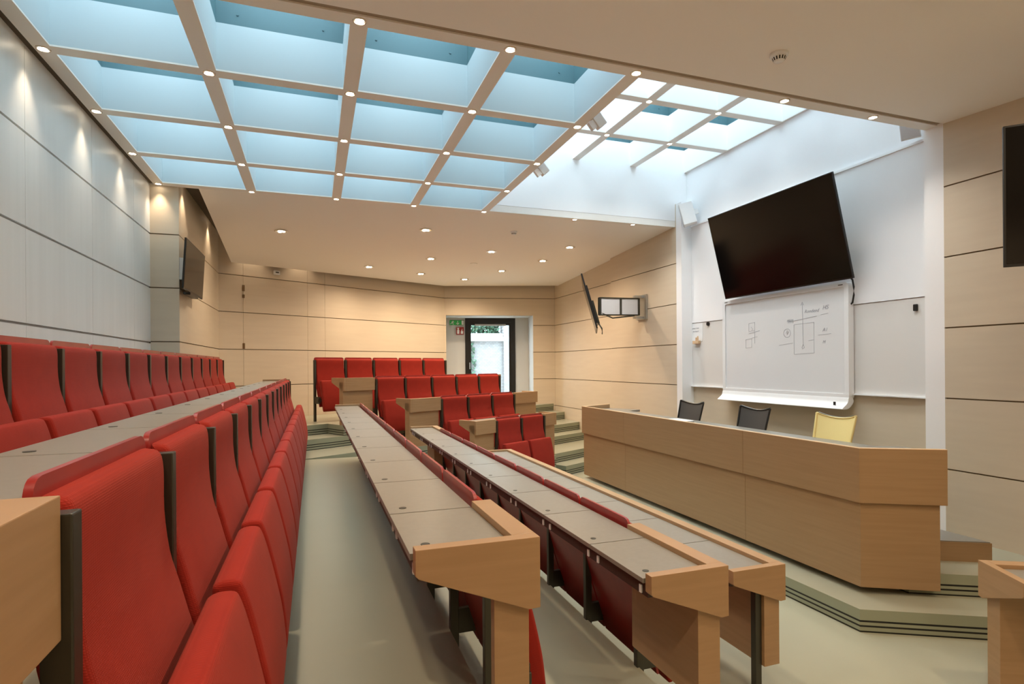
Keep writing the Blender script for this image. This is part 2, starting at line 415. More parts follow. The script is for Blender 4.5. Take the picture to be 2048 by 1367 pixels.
for i in range(len(xs)-1):
    for j in (0, ny):
        a = i*(ny+1)+j; fs.append((a, a+ny+1, n1+a+ny+1, n1+a))
m.add(vs, fs); struct(m.build('ceiling_rear', 'ceiling', smooth=True))
m = MB(); m.prism([(-1.95, 7.94), (5.8, 7.94), (5.8, 13.2), (2.975, 13.8), (-1.95, 11.3)], zz(2.34), zz(2.44)); struct(m.build('ceiling_cove', 'cove'))
m = MB(); m.box(-1.88, 5.62, 7.938, 7.955, GZ+.0, GZ+.11); struct(m.build('trim_2', 'ceiling'))
m = MB(); m.box(-1.8795, -1.83, -1.6, 7.95, GZ+.015, GZ+.3); struct(m.build('ceiling_side_gap', 'cove'))

# ------------------------------------------------------------------ door recess and outdoors
def WBP(d, o, z): p = WB0+WBD*d+WBN*o; return (p.x, p.y, z)
def wslab(m, d0, d1, o0, o1, z0, z1):
    q = [WBP(d0, o0, 0)[:2], WBP(d1, o0, 0)[:2], WBP(d1, o1, 0)[:2], WBP(d0, o1, 0)[:2]]
    m.prism(q, z0, z1)
DT = zz(1.222); DF = L3
m = MB()
wslab(m, -.04, .035, .02, .96, DF-.2, DT+.1); wslab(m, 2.165, 2.24, .02, .96, DF-.2, DT+.1)
wslab(m, .035, 2.165, .12, .96, DT, DT+.1)
wslab(m, .035, .526, .84, .96, DF-.2, DT); wslab(m, 1.824, 2.165, .84, .96, DF-.2, DT)
struct(m.build('wall_door_recess', 'reveal'))
m = MB(); wslab(m, .035, 2.165, .0, 1.0, 0, DF); struct(m.build('floor_door_recess', 'floor'))
# door: frame, leaf, pane, handle
door = struct(empty('door_1', (0, 0, 0)))
m = MB(); f0, f1 = .526, 1.824
wslab(m, f0, f0+.075, .80, .90, DF, DT-.002); wslab(m, f1-.11, f1, .80, .90, DF, DT-.002); wslab(m, f0+.075, f1-.11, .80, .90, DT-.11, DT-.002)
m.build('door_frame', 'black', door)
m = MB(); wslab(m, f0+.075, f0+.15, .82, .88, DF+.01, DT-.11); wslab(m, f1-.16, f1-.11, .82, .88, DF+.01, DT-.11); wslab(m, f0+.15, f1-.16, .82, .88, DT-.18, DT-.11); wslab(m, f0+.15, f1-.16, .82, .88, DF+.01, DF+.16)
m.build('door_leaf', 'black', door)
m = MB(); wslab(m, f0+.15, f1-.16, .845, .853, DF+.16, DT-.18); m.build('pane', 'glass', door)
m = MB(); m.cyl(WBP(f0+.11, .80, DF+.86), .012, .17, 'z', 10); m.cyl(WBP(f0+.11, .79, DF+1.0), .01, .04, 'y', 10); m.build('door_handle', 'steel', door)
m = MB(); wslab(m, f0+.25, f1-.25, .78, .82, DT-.2, DT-.155); m.build('door_closer', 'steel', door)
# signs
def sign(name, label, cat, d0, d1, z0, z1, matn, glyph):
    t = empty(name, WBP((d0+d1)/2, .825, z0)); t.rotation_euler.z = math.atan2(WBD.y, WBD.x); tag(t, label, cat)
    w, h = (d1-d0)/2, z1-z0
    m = MB(); m.box(-w, w, -.012, .012, 0, h); m.build('sign_plate', matn, t)
    glyph(t, w, h)
def g_exit(t, w, h):
    y0, y1 = -.016, -.012
    m = MB(); m.box(.7*w, .98*w, y0, y1, .05*h, .95*h); m.build('doorway_symbol', 'signwhite', t)
    m = MB()
    m.cyl((-.52*w, y1, .8*h), .09*h, -.004, 'y', 12)         # running figure
    def bar(a, b, r=.05):
        ax, az, bx, bz = a[0]*w, a[1]*h, b[0]*w, b[1]*h; d = Vector((bx-ax, bz-az)).normalized()*r*h; n = Vector((-d.y, d.x))
        m.add([(ax+n.x, y0, az+n.y), (bx+n.x, y0, bz+n.y), (bx-n.x, y0, bz-n.y), (ax-n.x, y0, az-n.y)], [(0, 1, 2, 3)])
    bar((-.55, .72), (-.65, .42), .08); bar((-.65, .42), (-.45, .28)); bar((-.45, .28), (-.52, .08)); bar((-.66, .42), (-.8, .25)); bar((-.8, .25), (-.95, .25))
    bar((-.56, .68), (-.36, .58)); bar((-.58, .68), (-.8, .6))
    m.build('running_figure', 'signwhite', t); m = MB()
    bar((.15, .88), (.15, .3), .06); bar((.15, .12), (-.05, .45), .06); bar((.15, .12), (.35, .45), .06)
    m.build('arrow_symbol', 'signwhite', t)
def g_fire(t, w, h):
    y0, y1 = -.016, -.012; m = MB()
    m.box(-.75*w, -.15*w, y0, y1, .1*h, .62*h); m.box(-.6*w, -.3*w, y0, y1, .62*h, .8*h); m.box(-.75*w, -.2*w, y0, y1, .8*h, .9*h)
    m.build('extinguisher_symbol', 'signwhite', t); m = MB()
    m.add([(.2*w, y0, .1*h), (.8*w, y0, .1*h), (.85*w, y0, .5*h), (.62*w, y0, .42*h), (.6*w, y0, .85*h), (.4*w, y0, .55*h), (.22*w, y0, .45*h)], [(0, 1, 2, 3, 4, 5, 6)])
    m.build('flame_symbol', 'signwhite', t)
sign('exit_sign', 'green emergency exit sign with white running figure and arrow beside the door', 'exit sign', .13, .49, zz(1.045), zz(1.165), 'exitplate', g_exit)
sign('fire_extinguisher_sign', 'red fire extinguisher sign with white pictograms below the green exit sign', 'fire sign', .295, .49, zz(.80), zz(.99), 'firered', g_fire)
m = MB(); wslab(m, .14, .5, .825, .84, DT-.06, DT-.05); 
tag(m.build('ceiling_sensor', 'black'), 'small dark sensor under the top of the door recess', 'sensor')
# outdoors
m = MB()
for poly in ([(-6, 14.4), (14, 14.4), (14, 24), (-6, 24)],): m.prism(poly, .6, DF-.05)
struct(m.build('ground_outdoors', 'ground'))
yard = empty('garden_wall', (0, 0, 0)); tag(yard, 'whitewashed brick garden wall with tiled coping seen through the glass door', 'wall')
p0, p1 = WB0+WBN*4+WBD*(-3), WB0+WBN*4+WBD*1.85
L = (p1-p0).length; a = math.atan2(WBD.y, WBD.x)
m = MB(); m.box(0, L, 0, .25, 0, 1.85); w_ = m.build('brick_wall', 'brick', yard, (p0.x, p0.y, DF-.05), a)
m = MB()
for i in range(28):
    x = i*L/28; m.add([(x, -.18, 1.80), (x+L/28-.01, -.18, 1.80), (x+L/28-.01, .12, 2.02), (x, .12, 2.02), (x, -.18, 1.76), (x+L/28-.01, -.18, 1.76), (x+L/28-.01, .12, 1.98), (x, .12, 1.98)], [(0,1,2,3),(7,6,5,4),(0,4,5,1),(1,5,6,2),(2,6,7,3),(3,7,4,0)])
m.build('coping_tiles', 'ground', yard, (p0.x, p0.y, DF-.05), a)
hs = empty('brick_house', (0, 0, 0)); tag(hs, 'tall pale brick house corner at the right behind the glass door', 'building')
p2 = WB0+WBN*3.9+WBD*1.85
m = MB(); m.box(0, 5, 0, 4, 0, 5.5); m.build('brick_wall', 'brick', hs, (p2.x, p2.y, DF-.05), a)
def leaves(name, n, gen, label, cat):
    m = MB(); rnd = random.Random(7)
    for i in range(n):
        p = gen(rnd); s = rnd.uniform(.04, .09); u = Vector((rnd.uniform(-1, 1), rnd.uniform(-1, 1), rnd.uniform(-1, 1))).normalized(); v = u.orthogonal().normalized(); w = u.cross(v)
        m.add([p+v*s, p+w*s*.6+u*s*.2, p-v*s, p-w*s*.6+u*s*.2], [(0, 1, 2, 3)])
    return tag(m.build(name, 'leaf'), label, cat)
def g1(r):
    d, z = r.uniform(-1.6, 1.75), r.uniform(0, .85); p = WB0+WBD*d+WBN*(4.45+r.uniform(0, .5)); return Vector((p.x, p.y, DF+1.75+z))
leaves('tree', 5200, g1, 'dark leafy tree crown showing above the garden wall coping', 'tree')
def g2(r):
    z = r.uniform(0, 1.75); d = .55+r.random()**1.8*.42; p = WB0+WBD*d+WBN*(3.96-r.uniform(0, .06)); return Vector((p.x, p.y, DF+z))
leaves('ivy', 420, g2, 'thin ivy climbing the left part of the white garden wall', 'ivy')

# ------------------------------------------------------------------ auditorium seats
P = .6
def make_seat():
    root = empty('auditorium_seat', (0, 0, 0))
    half = P/2-.027
    back = [(-.052, 1.072), (-.03, 1.083), (-.008, 1.072), (.0, 1.03), (.001, .93), (.012, .83), (.033, .75), (.062, .64), (.10, .52), (.135, .40), (.15, .33),
            (.11, .32), (.085, .38), (.05, .50), (.012, .62), (-.02, .74), (-.042, .85), (-.052, .96)]
    m = MB(); m.puff(smoothprof(back, 3), -half, half, .02); m.build('backrest', 'red', root, smooth=True)
    sh = [(-.060, 1.115), (-.048, 1.115), (-.040, .95), (-.03, .83), (-.008, .72), (.025, .60), (.062, .48), (.097, .37), (.115, .29),
          (.105, .285), (.085, .36), (.048, .47), (.010, .59), (-.022, .71), (-.043, .82), (-.055, .95)]
    m = MB(); yh = P/2-.012; rr = .035
    sm = smoothprof(sh[:8], 2)
    # shell as a bent sheet with rounded top corners
    front = [(-.048, 1.115), (-.044, 1.03), (-.040, .95), (-.03, .83), (-.008, .72), (.025, .60), (.062, .48), (.097, .37), (.128, .255)]
    rows = []
    def hw(z): 
        if z > 1.115-rr: 
            dz = z-(1.115-rr); return yh-rr+math.sqrt(max(0, rr*rr-dz*dz))
        return yh
    fine = [(-.048, 1.115), (-.0478, 1.112), (-.0475, 1.107), (-.047, 1.10), (-.0465, 1.09), (-.046, 1.08)]+front[1:]
    vs = []
    for x, z in fine:
        for s in (-1, 1): vs.append((x, s*hw(z), z))
        for s in (-1, 1): vs.append((x-.013, s*hw(z), z))
    fs = []
    for i in range(len(fine)-1):
        a, b = i*4, i*4+4; fs += [(a, a+1, b+1, b), (a+3, a+2, b+2, b+3), (a, b, b+2, a+2), (a+1, a+3, b+3, b+1)]
    fs += [(0, 2, 3, 1), (len(vs)-4, len(vs)-3, len(vs)-1, len(vs)-2)]
    m.add(vs, fs); m.build('back_shell', 'shell', root, smooth=True)
    cu = [(.090, .688), (.100, .704), (.125, .711), (.155, .708), (.168, .692), (.182, .65), (.200, .58), (.218, .50), (.234, .42), (.244, .34), (.249, .27),
          (.246, .21), (.228, .18), (.20, .185), (.178, .26), (.155, .38), (.135, .46), (.112, .56), (.095, .64)]
    m = MB(); m.puff(smoothprof(cu, 3), -half, half, .018); m.build('seat_cushion', 'red', root, smooth=True)
    m = MB(); m.box(-.028, .014, -P/2-.018, -P/2+.018, 0, 1.066)
    m.build('support_post', 'metal', root, bevel=.003)
    m = MB(); m.box(.01, .16, -P/2-.014, -P/2+.014, .31, .43); m.box(.09, .16, -P/2-.03, -P/2+.03, .34, .40)
    m.build('hinge_bracket', 'metal', root, bevel=.004)
    return root
seat0 = make_seat(); used = [False]
def place_seat(loc, rz, pitch, label, group, last=False):
    if used[0]: r = copy_tree(seat0)
    else: r = seat0; used[0] = True
    r.location = loc; r.rotation_euler.z = rz; r.scale = (1, pitch/P, 1)
    tag(r, label, 'seat', group)
    return r
ends = []
def row(org, dirv, rz, pitch, n, z, rowtext, group, endtext, skip_label=None):
    """org = start edge at floor, dirv = unit vector along the row"""
    for i in range(n):
        p = org+dirv*(pitch*(i+.5))
        lab = 'red folding seat, %s from the %s of the %s' % (ORD[i], endtext, rowtext)
        r = place_seat((p.x, p.y, z), rz, pitch, lab, group)
        if i == n-1: ends.append((r, pitch))
YD = Vector((0, 1, 0))
row(Vector((-1.395, 2.12, 0)), YD, 0, .62, 13, L3, 'row along the pale left wall', 'seats of the row along the left wall', 'near end')
row(Vector((-.352, 1.02, 0)), YD, 0, .625, 13, L2, 'second row on the left', 'seats of the second row on the left', 'near end')
row(Vector((.64, 2.11, 0)), YD, 0, .588, 10, L1, 'third row on the left', 'seats of the third row on the left', 'near end')
row(Vector((1.635, 2.64, 0)), YD, 0, .60, 8, 0, 'fourth row on the left', 'seats of the fourth row on the left', 'near end')
RZ = math.atan2(N.y, N.x)
for k, (s, t0, n, z, tx) in enumerate(((-9.1, 5.01, 5, L3, 'topmost'), (-8.1, 5.575, 5, L2, 'second'), (-7.1, 6.16, 3, L1, 'third'), (-6.15, 6.47, 2, 0, 'lowest'))):
    row(ST(s, t0), T, RZ, .6 if n != 5 or k == 0 else .61, n, z, tx+' row of the far block', 'seats of the %s far row' % tx, 'left end')
# closing post at the far end of every row
for r, pitch in ends:
    src = [c for c in r.children if c.name.startswith('support_post')][0]
    c = src.copy(); C.objects.link(c); c.parent = r; c.location = (0, P, 0)

# ------------------------------------------------------------------ desks
def make_desk(name, loc, rz, L, panels, label, rails, mods, legs=(), cap_side=1, mod_z=.2, full_rail=False, group='writing desks with grey tops'):
    """local x=0 front face, x=-.375 user's edge, y from 0 to L; rails/mods: list of (y0,y1)"""
    root = empty(name, loc, rz); tag(root, label, 'desk', group)
    trap = [(-.375, .765), (0, .765), (0, .553), (-.036, .551), (-.365, .682), (-.375, .692)]
    for y0, y1 in ((0, .045), (L-.045, L)):
        m = MB(); m.extr(trap, y0, y1); m.build('end_panel', 'beech_desk', root, bevel=.002)
    for y0, y1 in rails:
        m = MB(); m.box(-.075, 0, max(y0, .045), min(y1, L-.045), .553, .765); m.build('front_rail', 'beech_desk', root, bevel=.002)
    for y0, y1 in mods:
        m = MB(); m.box(-.14, -.03, y0, y1, mod_z, .70 if y1-y0 < 5 else .66); m.build('modesty_panel', 'beech_desk', root, bevel=.002)
    for y in legs:
        m = MB(); m.box(-.185, -.142, y-.02, y+.02, 0, .72); m.box(-.3, -.142, y-.015, y+.015, .66, .72); m.build('leg', 'metal', root, bevel=.003)
    m = MB(); m.box(-.362, -.335, .046, L-.046, .662, .718); m.cur = 1
    for a, b in zip(panels, panels[1:]):
        for y in (a+.05, b-.05): m.box(-.368, -.36, y-.008, y+.008, .667, .70)
    m.build('support_rail', ['metal_dark', 'plastic'], root)
    for a, b in zip(panels, panels[1:]):
        m = MB(); m.box(-.383, -.077, a+.004, b-.004, .722, .742); pn = m.build('desk_panel', 'grey', root, bevel=.0015)
        m = MB(); m.cyl((-.325, a+.075, .7415), .014, .002, 'z', 16); m.build('cable_cap', 'metal', pn)
    return root
def seams(a, b, start, pitch):
    out = [a]; y = start
    while y < b-.12:
        if y > a+.12: out.append(y)
        y += pitch
    return out+[b]
make_desk('lecture_desk', (-.352, .5, L3), 0, 8.68, seams(.046, 8.63, .54, .625), 'highest long grey topped desk, behind the left row of red seats', [(.045, .50)], [(.02, .46)], (.1,), mod_z=0.0)
make_desk('lecture_desk', (.637, 1.58, L2), 0, 6.47, seams(.046, 6.42, .51, .583), 'long grey topped desk in the middle, left of the two other middle desks', [(.045, .51)], [(.02, .055)], (), mod_z=.05)
make_desk('lecture_desk', (1.635, 1.945, L1), 0, 6.0, seams(.046, 5.95, .52, .583), 'long grey topped desk between the two other middle desks', [(.045, .69), (5.50, 5.96)], [(.02, .54), (5.5, 5.98)], (), mod_z=.2)
make_desk('lecture_desk', (2.602, 2.61, 0), 0, 4.92, seams(.046, 4.87, .585, .605), 'lowest long grey topped desk with a full wooden front rim facing the presenter', [(.045, 4.88)], [(.02, 4.90)], (.06, 1.3, 2.5, 3.7, 4.8), mod_z=.175)
def fdesk(s, t, L, wrap, r0, label):
    p = ST(s, t)
    rails = [(.045, wrap)]+([(r0, L-.045)] if r0 else []); mods = [(.0, wrap-.03)]+([(r0+.03, L-.02)] if r0 else [])
    n = round((L-.1)/.6); pan = [.046+i*(L-.092)/n for i in range(n+1)]
    make_desk('lecture_desk', (p.x, p.y, {-8.1: L3, -7.1: L2, -6.15: L1}[s]), RZ, L, pan, label, rails, mods, (), mod_z=0, group='desks of the far seating block')
fdesk(-8.1, 4.96, 3.70, .59, None, 'highest wooden fronted desk of the far seating block')
fdesk(-7.1, 5.515, 3.13, .63, 2.47, 'middle wooden fronted desk of the far seating block')
fdesk(-6.15, 6.01, 2.0, .455, 1.665, 'lowest wooden fronted desk of the far seating block')
G0 = Vector((3.72, 2.27, 0)); gd = Vector((-c8, s8, 0)); GL = 1.95; o = G0-gd*GL
make_desk('lecture_desk', (o.x, o.y, 0), math.atan2(c8, s8), GL, [.046, .65, 1.25, 1.9], 'wooden desk corner with grey top cut off by the right edge of the photo', [(.045, GL-.045)], [(.05, GL-.03)], (GL-.3, .3), mod_z=.0, group='desks of the near right block')

# ------------------------------------------------------------------ presenter desk
pd = empty('presenter_desk', (3.95, 5.6, L1)); tag(pd, 'large beech presenter desk with angled ends on the low platform', 'desk')
def loc(p): return (p[0]-3.95, p[1]-5.6)
A0, A1, A2, A3 = (4.60, 8.36), (3.975, 8.07), (3.925, 3.21), (4.45, 2.915)
def along(p, q, k): return (p[0]+(q[0]-p[0])*k, p[1]+(q[1]-p[1])*k)
def kY(y): return (8.07-y)/(8.07-3.21)
pts_u = [A0, A1, along(A1, A2, kY(6.77)), along(A1, A2, kY(4.47)), A2, A3]
ztop, zband, zlow = zz(-.655)-L1, zz(-1.07)-L1, zz(-1.72)-L1
def offs(poly, d):
    out = []
    for i, p in enumerate(poly):
        a = Vector(poly[max(i-1, 0)]); b = Vector(poly[min(i+1, len(poly)-1)]); pv = Vector(p)
        d1 = (pv-a).normalized() if i else (b-pv).normalized(); d2 = (b-pv).normalized() if i < len(poly)-1 else d1
        n1, n2 = Vector((-d1.y, d1.x)), Vector((-d2.y, d2.x)); nn = (n1+n2).normalized(); nn *= d/max(.3, nn.dot(n1)); out.append((pv.x+nn.x, pv.y+nn.y))
    return out
U = [loc(p) for p in pts_u]; Ui = offs(U, .04); Lo = offs(U, .025); Li = offs(U, .055)
Lo[-1] = (Lo[-1][0]-.04*c8, Lo[-1][1]+.04*s8); Li[-1] = (Li[-1][0]-.04*c8, Li[-1][1]+.04*s8)
for i in range(5):
    def seam(q4):
        a, b, c, d = [list(p) for p in q4]
        if i in (1, 2): b[1] += .003; c[1] += .003      # open joint between neighbouring panels
        return [a, b, c, d]
    m = MB(); m.prism(seam([U[i], U[i+1], Ui[i+1], Ui[i]]), zband, ztop); o = m.build('upper_panel', 'beech', pd, bevel=.0015)
    m = MB(); m.prism(seam([Lo[i], Lo[i+1], Li[i+1], Li[i]]), zlow, zband); m.build('lower_panel', 'beech', pd, bevel=.0015)
    m = MB(); m.prism([U[i], U[i+1], Ui[i+1], Ui[i]], ztop, ztop+.004); m.build('edge_strip', 'beech_edge', pd)
Wi = offs(U, .62)
m = MB(); m.prism([Ui[1], Ui[4], Wi[4], Wi[1]], ztop-.09, ztop-.06); m.prism([Ui[0], Ui[1], Wi[1], Wi[0]], ztop-.09, ztop-.06); m.prism([Ui[4], Ui[5], Wi[5], Wi[4]], ztop-.09, ztop-.06)
m.build('worktop', 'grey', pd)
for k in (.0, .5, 1):
    q = along(Ui[1], Ui[4], .03+k*.94); m = MB(); m.box(q[0]+.08, q[0]+.5, q[1]-.02, q[1]+.02, 0, ztop-.09); m.build('support_panel', 'beech', pd)
Ka, Kb = offs(U, .30), offs(U, .33)
m = MB()
for i in (1, 2, 3): m.prism([Ka[i], Ka[i+1], Kb[i+1], Kb[i]], STEP-L1, zlow+.12)
m.build('underdesk_shade_strip', 'metal_dark', pd)  # dark strip added under the desk front, standing in for its deep shadow
# wood clad plinth by the right wall
m = MB(); m.prism([(5.12, 3.02), (4.3, 3.47), (4.3, 4.3), (5.12, 4.3)], L1, L1+.155); m.cur = 1; m.prism([(5.115, 3.03), (4.305, 3.475), (4.305, 4.295), (5.115, 4.295)], L1+.155, L1+.162)
tag(m.build('plinth', ['beech', 'grey']), 'low beech clad plinth with grey top at the right end of the presenter desk', 'plinth')
# slim silver laptop lying on the worktop
m = MB(); lt = empty('laptop', (4.28, 6.0, L1+ztop-.06)); tag(lt, 'closed silver laptop on the presenter desk left of the middle chair', 'laptop')
m.box(-.12, .12, -.17, .17, 0, .012); m.build('base', 'steel', lt, bevel=.003); m = MB(); m.box(-.12, .12, -.17, .17, .013, .02); m.build('lid', 'plastic', lt, bevel=.003)

# ------------------------------------------------------------------ presenter chairs (facing the desk, -x)
def chair(loc, rz, mesh, frame, label, w=.47):
    root = empty('mesh_back_chair', loc, rz); tag(root, label, 'chair', 'chairs behind the presenter desk')
    H = 1.10; hw = w/2
    def bx(z): return .20+(z-.45)*.24                    # back leans away from the desk
    def cv(y): return .045*(1-(y/hw)**2)                  # backrest curved in plan
    m = MB()
    n = 12; zs = [.52+i*(H-.004-.52)/8 for i in range(9)]
    vs = []
    def wid(z): return hw*(.86+.14*(z-.52)/(H-.52))
    for off in (0, .006):
        for z in zs:
            for i in range(n+1):
                y = (-1+2*i/n)*(wid(z)-.012); vs.append((bx(z)+cv(y)+off, y, z-.04*(1-(y/hw)**2)*((z-.52)/(H-.52))**2))
    k = (n+1)*len(zs)
    fs = []
    for j in range(len(zs)-1):
        for i in range(n):
            a = j*(n+1)+i; fs += [(a, a+1, a+n+2, a+n+1), (k+a+n+1, k+a+n+2, k+a+1, k+a)]
    m.add(vs, fs); m.build('backrest', mesh, root, smooth=True)
    m = MB()
    top = [(bx(H)+cv(y), y, H-.04*(1-(y/hw)**2)) for y in [(-1+2*i/n)*hw for i in range(n+1)]]
    left = [(bx(z)+.003, -wid(z), z) for z in reversed(zs)]; right = [(bx(z)+.003, wid(z), z) for z in reversed(zs)]
    m.tube(top, .008); m.tube([top[0]]+left, .012); m.tube([top[-1]]+right, .012)
    m.tube([(bx(.52)+cv(y), y, .52) for y in [(-1+2*i/n)*wid(.52) for i in range(n+1)]], .011)
    m.build('back_frame', frame, root, smooth=True)
    m = MB(); m.tube([(p[0]+.002, p[1]*.9, p[2]+.007) for p in top], .005); m.build('top_edge', 'steel', root, smooth=True)
    m = MB(); m.puff(smoothprof([(-.25, .455), (-.24, .475), (.0, .48), (.2, .475), (.21, .455), (.2, .43), (0, .425), (-.24, .43)], 3), -.23, .23, .02); m.build('seat', mesh, root, smooth=True)
    for sx in (-.22, .2):
        for sy in (-.21, .21):
            m = MB(); m.tube([(sx*1.05, sy*1.03, 0), (sx, sy, .45)], .012); m.build('leg', 'steel', root, smooth=True)
    for sy in (-.21, .21):
        m = MB(); m.tube([(.2, sy, .44), (.22, sy, .54)], .012); m.build('back_support', 'steel', root, smooth=True)
    return root
chair((4.55, 6.55, L1), 0, 'mesh_black', 'black', 'black mesh office chair nearest the white column, behind the presenter desk', .5)
chair((4.55, 5.37, L1), 0, 'mesh_black', 'black', 'black mesh office chair in the middle, below the whiteboard tray', .48)
chair((4.55, 4.27, L1), 0, 'yellow', 'yellow', 'pale yellow mesh chair behind the presenter desk', .45)

# ------------------------------------------------------------------ televisions
def wchild(o, root):
    """parent O, modelled in world coordinates, to ROOT"""
    bpy.context.view_layer.update(); o.parent = root; o.matrix_parent_inverse = root.matrix_world.inverted()
def tv(name, loc, rot, w, h, label, th=.05, mount=None):
    root = empty(name, loc); root.rotation_euler = rot; tag(root, label, 'television')
    # local: screen faces -x, width along y, height along z, origin bottom centre
    m = MB(); m.box(0, th*.45, -w/2, w/2, 0, h); m.box(th*.45, th, -w/2*.8, w/2*.8, h*.1, h*.8); m.build('casing', 'black', root, bevel=.003)
    m = MB(); m.box(-.002, 0, -w/2+.012, w/2-.012, .018, h-.012); m.build('screen', 'screen', root)
    if mount: mount(root)
    return root
tilt = math.atan2(.30, 1.14)
def m1(root):
    m = MB(); m.box(.05, .13, -.3, .3, .25, .8); m.build('wall_bracket', 'steel', root)
    m = MB(); m.tube([(5.69, 4.78, zz(1.0)), (5.70, 4.73, zz(.93)), (5.70, 4.715, zz(.85)), (5.70, 4.715, zz(.76)), (5.71, 4.74, zz(.68)), (5.72, 4.80, zz(.64))], .01); wchild(m.build('cable', 'black', smooth=True), root)
tv('wall_television', (5.60, 5.665, zz(.93)), (0, -tilt, 0), 2.05, 1.18, 'huge black television tilted forward above the interactive whiteboard', .06, m1)
def m2(root):
    m = MB(); m.box(.05, .17, -.2, .2, .15, .42); m.build('wall_bracket', 'steel', root)
    m = MB(); m.box(-.01, .07, -.25, .25, -.035, -.005); m.build('sensor_bar', 'black', root, bevel=.004)
t2 = tv('wall_television', (-1.45, 8.16, zz(.935)), (0, -.06, PI), 1.2, .60, 'small television on the rear left wall reflecting the panels', .045, m2)
# far television seen edge on, on a long arm
PV = Vector((4.53, 8.62, zz(.57))); az = math.atan2(.46, -.89)   # screen normal towards (-.89,.46)
def m3(root):
    pass
t3 = tv('arm_television', PV, (0, 0, 0), 1.5, .90, 'television seen edge on, held out from the far right wall on a steel arm', .05)
t3.rotation_mode = 'QUATERNION'
xax = Vector((.89, -.46, 0)).normalized(); yax = Vector((.46, .89, 0)).normalized(); tl = .27
xr = (xax*math.cos(tl)+Vector((0, 0, 1))*math.sin(tl)); zr = (Vector((0, 0, 1))*math.cos(tl)-xax*math.sin(tl)); yr = zr.cross(xr)
t3.rotation_quaternion = Matrix((xr, yr, zr)).transposed().to_quaternion()
bpy.context.view_layer.update()
ctr = t3.matrix_world @ Vector((.05, -.05, .42))
W = Vector((5.555, 8.80, zz(1.02)))
def plate(m, a, b, th, h, dz=0):
    d = (b-a).normalized(); n = Vector((-d.y, d.x, 0)).normalized()*th/2; u = Vector((0, 0, h/2)); o = Vector((0, 0, dz))
    m.add([a-n-u+o, b-n-u+o, b+n-u+o, a+n-u+o, a-n+u+o, b-n+u+o, b+n+u+o, a+n+u+o], [(0,3,2,1),(4,5,6,7),(0,1,5,4),(1,2,6,5),(2,3,7,6),(3,0,4,7)])
m = MB(); elbow = W+Vector((-.12, -.05, 0)); e2 = ctr+Vector((.12, -.04, 0)); mid = elbow.lerp(e2, .48)
plate(m, elbow, mid, .03, .27); plate(m, mid, e2, .03, .27); o = m.build('display_arm', 'speaker'); wchild(o, t3)
m = MB(); 
for dz in (-.145, .145): plate(m, elbow, e2, .05, .022, dz)
for q in (elbow, mid, e2): m.box(q.x-.022, q.x+.022, q.y-.022, q.y+.022, q.z-.15, q.z+.15)
m.tube([e2+Vector((0, 0, -.1)), e2.lerp(elbow, .3)+Vector((0, -.03, -.2)), elbow+Vector((-.1, -.03, -.16))], .012)
o = m.build('arm_frame', 'metal'); wchild(o, t3)
m = MB(); m.box(W.x-.03, W.x+.004, W.y-.16, W.y+.16, W.z-.22, W.z+.22); m.box(W.x-.2, W.x-.03, W.y-.09, W.y-.0, W.z+.16, W.z+.2); m.box(W.x-.2, W.x-.03, W.y-.09, W.y-.0, W.z-.21, W.z-.17)
o = m.build('wall_plate', 'steel'); wchild(o, t3)
m = MB(); m.box(.05, .09, -.2, .2, .1, .5); m.tube([(.07, -.1, .12), (.1, -.12, .0), (.08, -.1, -.08)], .01); m.tube([(.07, .0, .14), (.11, .02, .02), (.09, .03, -.06)], .008); m.build('back_bracket', 'metal', t3)
# near television at the right edge of the photo
p4 = Vector((4.03, 2.30, 0)); d4 = Vector((.70, -.71, 0)).normalized(); c4 = p4+d4*.75
t4 = tv('arm_television', (c4.x, c4.y, zz(.585)), (0, 0, 0), 1.5, .87, 'large black television cut off by the upper right edge of the photo', .05)
xa = Vector((-d4.y, d4.x, 0)); xa = xa if xa.y > 0 else -xa          # back of the screen looks away from the seats
t4.rotation_euler.z = math.atan2(xa.y, xa.x)
m = MB(); q = c4+xa*.08; Wn = Vector((5.50, 2.35, 0)); a_, b_ = Vector((q.x, q.y, zz(1.0))), Vector((Wn.x, Wn.y, zz(1.0)))
plate(m, a_, b_, .04, .2); m.box(5.50, 5.562, 2.2, 2.5, zz(.8), zz(1.2)); o = m.build('display_arm', 'steel'); wchild(o, t4)

# ------------------------------------------------------------------ interactive whiteboard
b = empty('interactive_whiteboard', (5.70, 5.80, zz(-.42))); tag(b, 'wide interactive whiteboard with rounded white frame and faint marker sketches', 'whiteboard')
BW2, BH = 2.08, 1.335
m = MB()
def rrect(w, h, r, z0=0, n=6):
    out = []
    for cx, cy, a0 in ((w/2-r, h-r, 0), (-w/2+r, h-r, PI/2), (-w/2+r, r, PI), (w/2-r, r, 1.5*PI)):
        for i in range(n+1):
            a = a0+i*PI/2/n; out.append((cx+r*math.cos(a), cy+r*math.sin(a)+z0))
    return out
ou, inn = rrect(BW2, BH, .05), rrect(BW2-.11, BH-.12, .02, .07)
n = len(ou); vs = [(-.03, y, z) for y, z in ou]+[(-.03, y, z) for y, z in inn]+[(.05, y, z) for y, z in ou]+[(-.012, y, z) for y, z in inn]
fs = []
for i in range(n):
    j = (i+1) % n; fs += [(i, j, n+j, n+i), (i, 2*n+i, 2*n+j, j), (n+i, n+j, 3*n+j, 3*n+i)]
m.add(vs, fs); m.build('frame', 'plastic', b, smooth=True)
m = MB(); m.box(-.014, .03, -BW2/2+.04, BW2/2-.04, .06, BH-.04); m.build('writing_surface', 'board', b)
